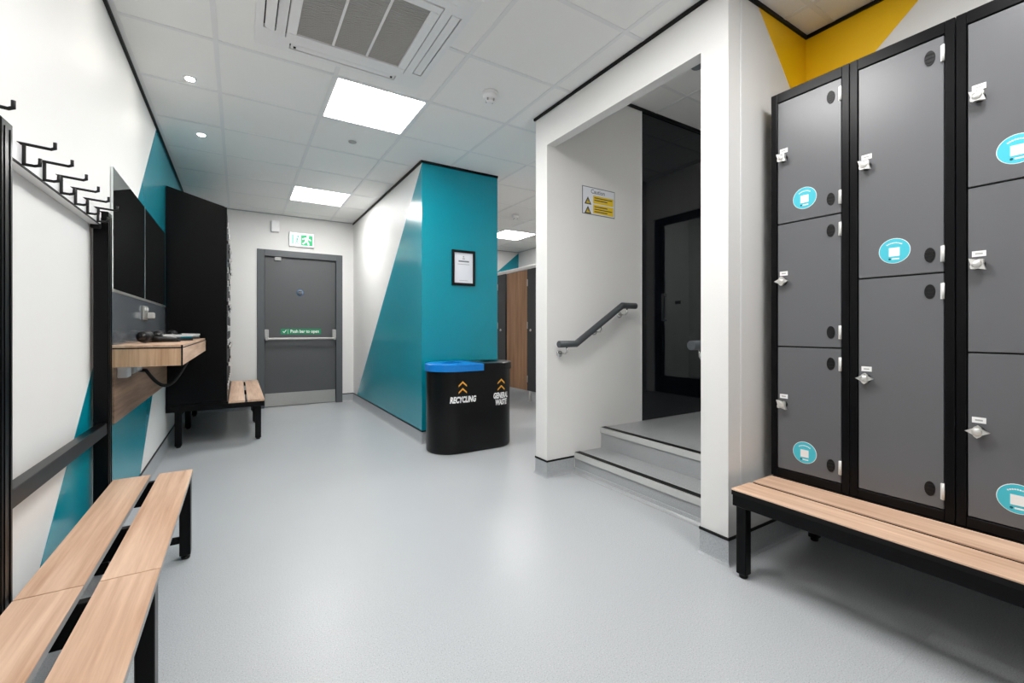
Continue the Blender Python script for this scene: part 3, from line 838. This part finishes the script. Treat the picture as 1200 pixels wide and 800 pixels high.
def build_sticker_mesh():
    bm = B(); n = 36; R = 0.047
    prism(bm, [(R*math.cos(2*PI*k/n), R*math.sin(2*PI*k/n)) for k in range(n)], 0, -0.001, 0, 1)
    prism(bm, [(0.0452*math.cos(2*PI*k/n), 0.0452*math.sin(2*PI*k/n)) for k in range(n)], 0, -0.0014, -0.001, 0)
    box(bm, -0.0020, -0.0014, -0.016, 0.016, -0.020, 0.012, 0, 1)
    # curved heading print, dot and caption print under the blank square
    for k in range(-4, 5):
        a = k*0.155
        y, z = -0.036*math.sin(a), 0.034*math.cos(a)-0.004
        box(bm, -0.0018, -0.0014, y-0.0021, y+0.0021, z-0.002, z+0.002, 0, 1)
    prism(bm, [(0.0135+0.004*math.cos(2*PI*k/12), -0.030+0.004*math.sin(2*PI*k/12)) for k in range(12)], 0, -0.0018, -0.0014, 2)
    box(bm, -0.0018, -0.0014, -0.015, 0.007, -0.0325, -0.0275, 0, 1)
    return mesh_of('sticker', bm, ['sticker_teal', 'print_white', 'sticker_dark'])
LOCK, HINGE, VENT, TAG, STICK = build_lock_mesh(), build_hinge_mesh(), build_vent_mesh(), build_tag_mesh(), build_sticker_mesh()

def locker(loc, rotz, wd, depth, ht, back_ht, tiers, label, group, stickers=(), turned=()):
    t = thing('locker', label, 'locker', loc, rotz, group)
    st_, tr, br = 0.027, 0.042, 0.036
    bm = B(); e = 0.0012
    prism(bm, [(0.016, 0.0), (depth, 0.0), (depth, back_ht), (0.016, ht+(back_ht-ht)*0.016/depth)], 1, e, wd-e)
    for (a, b_, c, d) in ((e, st_, 0.0, ht), (wd-st_, wd-e, 0.0, ht), (st_, wd-st_, ht-tr, ht), (st_, wd-st_, 0.0, br)):
        box(bm, 0.0, 0.016, a, b_, c, d, 0.0015)
    obj('body', bm, 'black_metal', t, local=True)
    z0, z1 = br+0.004, ht-tr-0.004
    n = tiers; hgt = (z1-z0-(n-1)*0.006)/n
    for k in range(n):                      # k = 0 is the bottom door
        a = z0+k*(hgt+0.006); b_ = a+hgt
        y0, y1 = st_+0.003, wd-st_-0.003
        bm = B(); box(bm, 0.0, 0.0145, 0, y1-y0, 0, hgt, 0.0012)
        d = obj('door', bm, 'locker_grey', t, local=True, loc=(0.003, y0, a))
        W = y1-y0
        kk = n-1-k                          # counted from the top
        inst('lock', LOCK, d, (0, W-0.026, hgt*0.53), 0.0 if (kk in turned) else PI/4)
        inst('number_tag', TAG, d, (0, W-0.026, hgt*0.53+0.036))
        for zz in (0.062, hgt-0.062):
            inst('hinge', HINGE, d, (0, 0.003, zz)); inst('vent', VENT, d, (0, 0.036, zz))
        if kk in stickers: inst('sticker', STICK, d, (0, W*0.5+0.012, 0.092))
    return t
LZ, LH = 0.378, 1.735
LXF = 2.08
LW = 0.307
GR = 'grey door lockers on the bench stand'
locker((LXF, 1.090-LW, LZ), 0, LW, XR-LXF-0.005, LH, LH, 3, 'three door grey and black locker standing next to the white stair wall', GR, (0, 2), (1,))
locker((LXF, 1.090-2*LW, LZ), 0, LW, XR-LXF-0.005, LH, LH, 2, 'two door grey and black locker between the three door lockers', GR, (0,), (1,))
locker((LXF, 1.090-3*LW, LZ), 0, LW, XR-LXF-0.005, LH, LH, 3, 'three door grey and black locker following the two door locker', GR, (0, 2), (2,))
locker((LXF, 1.090-4*LW, LZ), 0, LW, XR-LXF-0.005, LH, LH, 2, 'two door grey and black locker ending the row away from the stair wall', GR, (0,), ())

# ------------------------------------------------------------------ bench stand under the right-hand lockers
BY_1, BY_0 = 1.083, 1.090-4*LW-0.005
t = thing('locker_bench', 'oak slatted bench stand with black frame under the grey lockers', 'bench', (1.9, 0.46, 0))
for (a, b_) in ((1.757, 1.897), (1.920, 2.068)):
    bm = B(); box(bm, a, b_, BY_0, BY_1, LZ-0.007, LZ-0.001, 0.001); s = obj('slat', bm, 'oak_y', t)
    bm = B(); box(bm, a+0.001, b_-0.001, BY_0+0.001, BY_1-0.001, LZ-0.026, LZ-0.007); obj('edge_band', bm, 'trim_black', s)
bm = B(); zf0, zf1 = LZ-0.072, LZ-0.026
box(bm, 1.762, 1.802, BY_0, BY_1-0.002, zf0, zf1, 0.002); box(bm, 2.46, 2.50, BY_0, BY_1-0.002, zf0, zf1, 0.002); box(bm, 2.07, 2.11, BY_0+0.04, BY_1-0.042, zf0, zf1)
for y in (BY_1-0.042, 0.475, BY_0):
    box(bm, 1.802, 2.46, y, y+0.04, zf0, zf1, 0.002)
box(bm, LXF-0.004, XR-0.03, BY_0, BY_1-0.003, LZ-0.026, LZ-0.001)
obj('frame', bm, 'black_metal', t)
for y in (BY_1-0.046, BY_0+0.004):
    for x in (1.785, 2.40):
        bm = B(); box(bm, x, x+0.042, y, y+0.042, 0.016, zf0, 0.003); lg = obj('leg', bm, 'black_metal', t)
        bm = B(); lathe(bm, [(0.015, 0.0), (0.017, 0.003), (0.017, 0.010), (0.008, 0.012), (0.008, 0.018)], (x+0.021, y+0.021, 0.0), seg=12); obj('foot', bm, 'black_plastic', lg)

# ------------------------------------------------------------------ tall black lockers by the fire door, with their bench
LY0 = 4.745; LWB = 0.302; FX = -0.092
GRB = 'tall black sloping top lockers beside the fire door'
names = ['facing the hair drying shelf', 'second from the hair drying shelf', 'third from the hair drying shelf', 'third from the fire door wall', 'second from the fire door wall', 'against the fire door wall']
for k in range(6):
    locker((FX, LY0+LWB*(k+1), 0.392), PI, LWB, FX-XL-0.004, 1.755, 1.880, 3 if k % 2 == 0 else 2,
           'tall sloping top locker with black side, ' + names[k], GRB, (0,) if k % 3 == 0 else (), (1,) if k % 2 else ())
t = thing('locker_bench', 'oak slatted bench stand under the tall black lockers', 'bench', (-0.1, 5.65, 0))
LB0, LB1 = LY0-0.012, LY0+6*LWB+0.004
zt = 0.391
for (a, b_) in ((FX+0.012, 0.048), (0.066, 0.205)):
    bm = B(); box(bm, a, b_, LB0, LB1, zt-0.018, zt, 0.0015); obj('slat', bm, 'oak_y', t)
bm = B(); z0, z1 = zt-0.064, zt-0.018
box(bm, 0.160, 0.203, LB0+0.002, LB1, z0, z1, 0.002); box(bm, XL+0.004, XL+0.04, LB0+0.002, LB1, z0, z1, 0.002)
for y in (LB0+0.002, (LB0+LB1)/2, LB1-0.044): box(bm, XL+0.04, 0.160, y, y+0.042, z0, z1, 0.002)
box(bm, XL+0.004, FX+0.010, LB0+0.004, LB1, z1, zt)
obj('frame', bm, 'black_metal', t)
for y in (LB0+0.08, (LB0+LB1)/2+0.04, LB1-0.09):
    for x in (-0.478, 0.130):
        bm = B(); box(bm, x, x+0.05, y, y+0.05, 0.016, z0, 0.003); lg = obj('leg', bm, 'black_metal', t)
        bm = B(); lathe(bm, [(0.015, 0.0), (0.018, 0.003), (0.018, 0.010), (0.008, 0.012), (0.008, 0.018)], (x+0.025, y+0.025, 0.0), seg=12); obj('foot', bm, 'black_plastic', lg)

# ------------------------------------------------------------------ cloakroom bench with posts, rails and hooks along the left wall
zt = 0.393
CB0 = 0.528
t = thing('cloakroom_bench', 'oak slatted cloakroom bench with black posts and coat hooks along the wall', 'bench', (-0.32, 1.528, 0))
for bay in range(2):
    y0 = CB0+bay; y1 = y0+1.0
    for (a, b_) in ((-0.462, -0.336), (-0.306, -0.182)):
        bm = B(); box(bm, a, b_, y0+0.0018, y1-0.0018, zt-0.004, zt, 0.0008); s = obj('slat', bm, 'oak_y', t)
        bm = B(); box(bm, a+0.0004, b_-0.0004, y0+0.0012, y1-0.0012, zt-0.020, zt-0.004); obj('edge_band', bm, 'edge_grey', s)
    bm = B(); box(bm, -0.512, -0.478, y0+0.045, y1-0.018, 0.596, 0.645, 0.002); obj('back_rail', bm, 'black_metal', t)
    bm = B(); box(bm, -0.534, -0.497, y0+0.045, y1-0.018, 1.486, 1.541, 0.002); hr = obj('hook_rail', bm, 'white_plastic', t)
    bm = B(); box(bm, -0.500, -0.496, y0+0.045, y1-0.018, 1.4835, 1.4885); obj('rail_lip', bm, 'trim_black', hr)
    bm = B(); box(bm, -0.530, -0.496, y1-0.034, y1-0.018, 1.470, 1.520, 0.003); obj('rail_bracket', bm, 'black_plastic', hr)
    for k in range(6):
        y = y0+0.172+k*0.147
        bm = B(); r = 0.0042; xs = -0.492; dz = -0.016
        tube(bm, [(-0.525, y, 1.562+dz), (xs, y, 1.560+dz), (-0.440, y, 1.556+dz), (-0.432, y, 1.560+dz), (-0.432, y, 1.576+dz)], r, 8)
        tube(bm, [(xs, y, 1.560+dz), (xs, y, 1.505+dz), (-0.472, y, 1.504+dz), (-0.462, y, 1.507+dz), (-0.461, y, 1.526+dz)], r, 8)
        obj('coat_hook', bm, 'black_plastic', t)
z1 = zt-0.020
for y in (CB0+0.02, CB0+0.415, CB0+0.942, CB0+1.415, CB0+1.942):
    bm = B(); box(bm, -0.470, -0.225, y, y+0.028, z1-0.10, z1, 0.002); obj('cross_bar', bm, 'black_metal', t)
for y in (CB0+0.012, CB0+0.935, CB0+1.935):
    bm = B(); box(bm, -0.228, -0.186, y, y+0.058, 0.022, z1-0.001, 0.003); lg = obj('leg', bm, 'black_metal', t)
    bm = B(); lathe(bm, [(0.016, 0.0), (0.018, 0.004), (0.018, 0.012), (0.007, 0.014), (0.007, 0.024)], (-0.207, y+0.029, 0), seg=12); obj('foot', bm, 'black_plastic', lg)
    bm = B(); box(bm, -0.474, -0.228, y+0.014, y+0.040, 0.075, 0.100, 0.002); obj('foot_rail', bm, 'black_metal', t)
for y1 in (CB0+0.06, CB0+1.0, CB0+2.0):
    bm = B(); box(bm, -0.524, -0.474, y1-0.018, y1+0.045, 0.0, 1.548, 0.003)
    for yy in (y1-0.004, y1+0.026): box(bm, -0.474, -0.472, yy, yy+0.006, 0.05, 1.53)
    obj('post', bm, 'black_metal', t)

# ------------------------------------------------------------------ mirrors, splashback, shelf
for k, (a, b_) in enumerate(((2.862, 3.700), (3.722, 4.640))):
    bm = B(); box(bm, XL+0.0015, XL+0.012, a, b_, 1.242, 1.842, 0.001)
    m_ = obj('wall_mirror', bm, 'mirror')
    tag(m_, ('frameless wall mirror beside the coat hook post', 'frameless wall mirror beside the tall black lockers')[k], 'mirror', 'wall mirrors above the shelf')
t = thing('splashback', 'grey splashback panel under the wall mirrors', 'panel', (XL, 3.75, 0.97))
bm = B(); box(bm, XL+0.0015, XL+0.010, 2.862, 4.660, 0.968, 1.228); obj('panel', bm, 'splash_grey', t)
bm = B(); box(bm, XL+0.0015, XL+0.014, 2.862, 4.660, 1.228, 1.241, 0.001); obj('top_trim', bm, 'brushed_steel', t)
t = thing('wall_socket', 'steel wall socket with a switch on the grey splashback', 'socket', (XL, 3.69, 1.12))
bm = B(); box(bm, XL+0.010, XL+0.020, 3.615, 3.775, 1.105, 1.195, 0.003); obj('plate', bm, 'brushed_steel', t)
for y in (3.655, 3.735):
    bm = B(); box(bm, XL+0.020, XL+0.026, y-0.012, y+0.012, 1.165, 1.185, 0.002); obj('switch', bm, 'white_plastic', t)
bm = B(); box(bm, XL+0.020, XL+0.060, 3.71, 3.76, 1.115, 1.155, 0.006); obj('plug', bm, 'grey_plastic', t)

SHX, SHY0, SHY1, SHZ0, SHZ1 = -0.245, 2.80, 4.64, 0.860, 0.966
t = thing('vanity_shelf', 'oak box shelf with black edges under the mirrors', 'shelf', (-0.39, 3.72, SHZ0))
bm = B(); box(bm, XL+0.0015, SHX-0.004, SHY0+0.004, SHY1, SHZ1-0.016, SHZ1, 0.001); obj('top', bm, 'oak_y', t)
bm = B(); box(bm, XL+0.0015, SHX-0.006, SHY0, SHY0+0.016, SHZ0, SHZ1-0.018); obj('end_panel', bm, 'oak_z', t)
bm = B(); box(bm, SHX-0.016, SHX, SHY0+0.004, SHY1, SHZ0, SHZ1-0.018); obj('front_panel', bm, 'oak_y', t)
bm = B(); box(bm, XL+0.0015, SHX-0.016, SHY0+0.016, SHY1, SHZ0+0.004, SHZ0+0.016); obj('bottom', bm, 'black_plastic', t)
bm = B(); box(bm, SHX-0.006, SHX+0.001, SHY0-0.001, SHY0+0.004, SHZ0, SHZ1-0.002); box(bm, XL+0.0015, SHX-0.006, SHY0-0.001, SHY0+0.004, SHZ1-0.018, SHZ1-0.012); box(bm, SHX-0.016, SHX+0.001, SHY0+0.004, SHY1, SHZ1-0.018, SHZ1-0.014)
obj('edging', bm, 'trim_black', t)
bm = B(); box(bm, XL+0.0015, XL+0.018, 2.852, 4.69, 0.580, 0.860, 0.001)
tag(obj('backboard', bm, 'oak_dark_y'), 'brown wood backboard on the wall below the shelf', 'panel')

# under-shelf fittings
t = thing('junction_box', 'small white cable box under the oak shelf', 'cable box', (-0.48, 2.95, 0.80))
bm = B(); box(bm, XL+0.018, XL+0.060, 2.90, 2.985, 0.800, 0.859, 0.004); obj('housing', bm, 'white_plastic', t)
bm = B(); cyl(bm, (XL+0.040, 2.985, 0.825), (XL+0.040, 3.02, 0.825), 0.012, seg=12); obj('gland', bm, 'grey_plastic', t)
t = thing('transformer', 'grey transformer box under the oak shelf', 'cable box', (-0.48, 3.17, 0.80))
bm = B(); box(bm, XL+0.018, XL+0.062, 3.06, 3.28, 0.808, 0.859, 0.004); obj('housing', bm, 'grey_plastic', t)
bm = B(); box(bm, XL+0.062, XL+0.066, 3.12, 3.22, 0.82, 0.845); obj('rating_plate', bm, 'print_white', t)
bm = B(); box(bm, XL+0.018, XL+0.07, 3.72, 3.80, 0.812, 0.859, 0.006, seg=2); tag(obj('cable_connector', bm, 'orange_plastic'), 'orange cable connector under the shelf', 'connector')
bm = B(); pts = []
for k in range(25):
    a = PI*k/24
    pts.append((XL+0.075+0.19*k/24, 3.30+0.03*k/24, 0.805-0.115*math.sin(a)+0.040*k/24))
pts = [(XL+0.02, 3.30, 0.808)] + pts
tube(bm, pts, 0.0095, 8); tag(obj('hanging_cable', bm, 'black_plastic'), 'black cable hanging in a loop under the shelf', 'cable')

# hair tools on the shelf
def hair_dryer(x, y, ang, label, grp):
    z = SHZ1
    t = thing('hair_dryer', label, 'hair dryer', (x, y, z), ang, grp)
    bm = B(); lathe(bm, [(0.020, -0.085), (0.030, -0.080), (0.033, -0.06), (0.036, 0.0), (0.036, 0.035), (0.030, 0.055), (0.016, 0.060), (0.001, 0.060)], (0, 0, 0.0365), 'y', 20); obj('barrel', bm, 'black_plastic', t, local=True)
    bm = B(); lathe(bm, [(0.019, -0.082), (0.019, -0.10), (0.001, -0.10)], (0, 0, 0.0365), 'y', 14); obj('nozzle', bm, 'black_glossy', t, local=True)
    bm = B(); tube(bm, [(0.02, 0.01, 0.030), (0.06, 0.02, 0.022), (0.11, 0.045, 0.018), (0.135, 0.06, 0.017)], 0.0155, 12); obj('handle', bm, 'black_plastic', t, local=True)
    bm = B(); lathe(bm, [(0.028, 0.060), (0.026, 0.066), (0.001, 0.067)], (0, 0, 0.0365), 'y', 16); obj('inlet_grille', bm, 'grey_plastic', t, local=True)
    bm = B(); tube(bm, [(0.13, 0.058, 0.016), (0.15, 0.08, 0.008), (0.13, 0.12, 0.006), (0.06, 0.13, 0.006), (0.0, 0.11, 0.006), (-0.03, 0.14, 0.006)], 0.005, 6); obj('cord', bm, 'black_plastic', t, local=True)
def straightener(x, y, ang, label, grp):
    t = thing('hair_straightener', label, 'hair straightener', (x, y, SHZ1), ang, grp)
    for s in (0, 1):
        zz = 0.004+0.026*s
        bm = B(); prism(bm, [(-0.14, zz), (0.15, zz), (0.15, zz+0.016-0.004*s), (-0.14, zz+0.020-0.002*s)], 1, -0.016, 0.016); a_ = obj('arm', bm, 'black_plastic' if s == 0 else 'silver_plastic', t, local=True)
    bm = B(); box(bm, -0.16, -0.135, -0.017, 0.017, 0.0, 0.048, 0.005, seg=2); obj('pivot', bm, 'black_plastic', t, local=True)
    bm = B(); box(bm, 0.03, 0.14, -0.014, 0.014, 0.020, 0.030); obj('plate', bm, 'chrome', t, local=True)
hair_dryer(-0.455, 3.24, 0.0, 'black hair dryer lying on the oak shelf nearest the bench post', 'hair dryers on the shelf')
straightener(-0.345, 3.52, 1.10, 'silver topped hair straightener lying between two hair dryers near the bench', None)
hair_dryer(-0.46, 3.77, 0.05, 'black hair dryer in the middle of the oak shelf', 'hair dryers on the shelf')
straightener(-0.325, 4.13, 1.25, 'silver topped hair straightener close to the tall black lockers', None)
hair_dryer(-0.455, 4.44, 0.05, 'black hair dryer lying close to the tall black lockers', 'hair dryers on the shelf')

# ------------------------------------------------------------------ toilet cubicles
XQ = 3.57
t = thing('toilet_cubicles', 'row of toilet cubicles with wood doors and dark pilasters', 'cubicles', (XQ, 5.6, 0))
QZ0, QZ1 = 0.15, 1.915
for (a, b_) in ((4.22, 4.45), (5.094, 5.325), (5.945, 6.19), (6.78, 7.02)):
    bm = B(); box(bm, XQ, XQ+0.022, a, b_, QZ0, QZ1, 0.001); p = obj('pilaster', bm, 'cubicle_dark', t)
    y = a+0.17
    bm = B(); cyl(bm, (XQ+0.011, y, 0.0), (XQ+0.011, y, QZ0), 0.019, seg=12); lathe(bm, [(0.030, 0.0), (0.030, 0.006), (0.014, 0.012)], (XQ+0.011, y, 0)); obj('leg', bm, 'steel', p)
    bm = B(); yl = a+0.135; lathe(bm, [(0.001, -0.020), (0.018, -0.018), (0.024, -0.006), (0.024, 0)], (XQ, yl, 1.03), 'x', 18); obj('lock', bm, 'chrome', p)
    for zz in (0.32, 1.10, 1.72):
        bm = B(); cyl(bm, (XQ-0.006, b_-0.012, zz-0.05), (XQ-0.006, b_-0.012, zz+0.05), 0.007, seg=8); obj('hinge', bm, 'steel', p)
    bm = B(); box(bm, XQ+0.024, XF-0.001, (a+b_)/2-0.009, (a+b_)/2+0.009, QZ0, QZ1); obj('partition', bm, 'cubicle_dark', t)
for (a, b_) in ((4.46, 5.086), (5.333, 5.905), (6.20, 6.77)):
    bm = B(); box(bm, XQ+0.003, XQ+0.021, a, b_, QZ0, QZ1-0.006, 0.001); obj('door', bm, 'oak_door_z', t)
bm = B(); box(bm, XQ-0.010, XQ+0.032, 4.20, YF-0.001, QZ1, QZ1+0.048, 0.003); obj('head_rail', bm, 'white_plastic', t)
bm = B(); box(bm, XQ, XQ+0.022, 7.03, YF-0.001, QZ0, QZ1); obj('end_infill', bm, 'cubicle_dark', t)
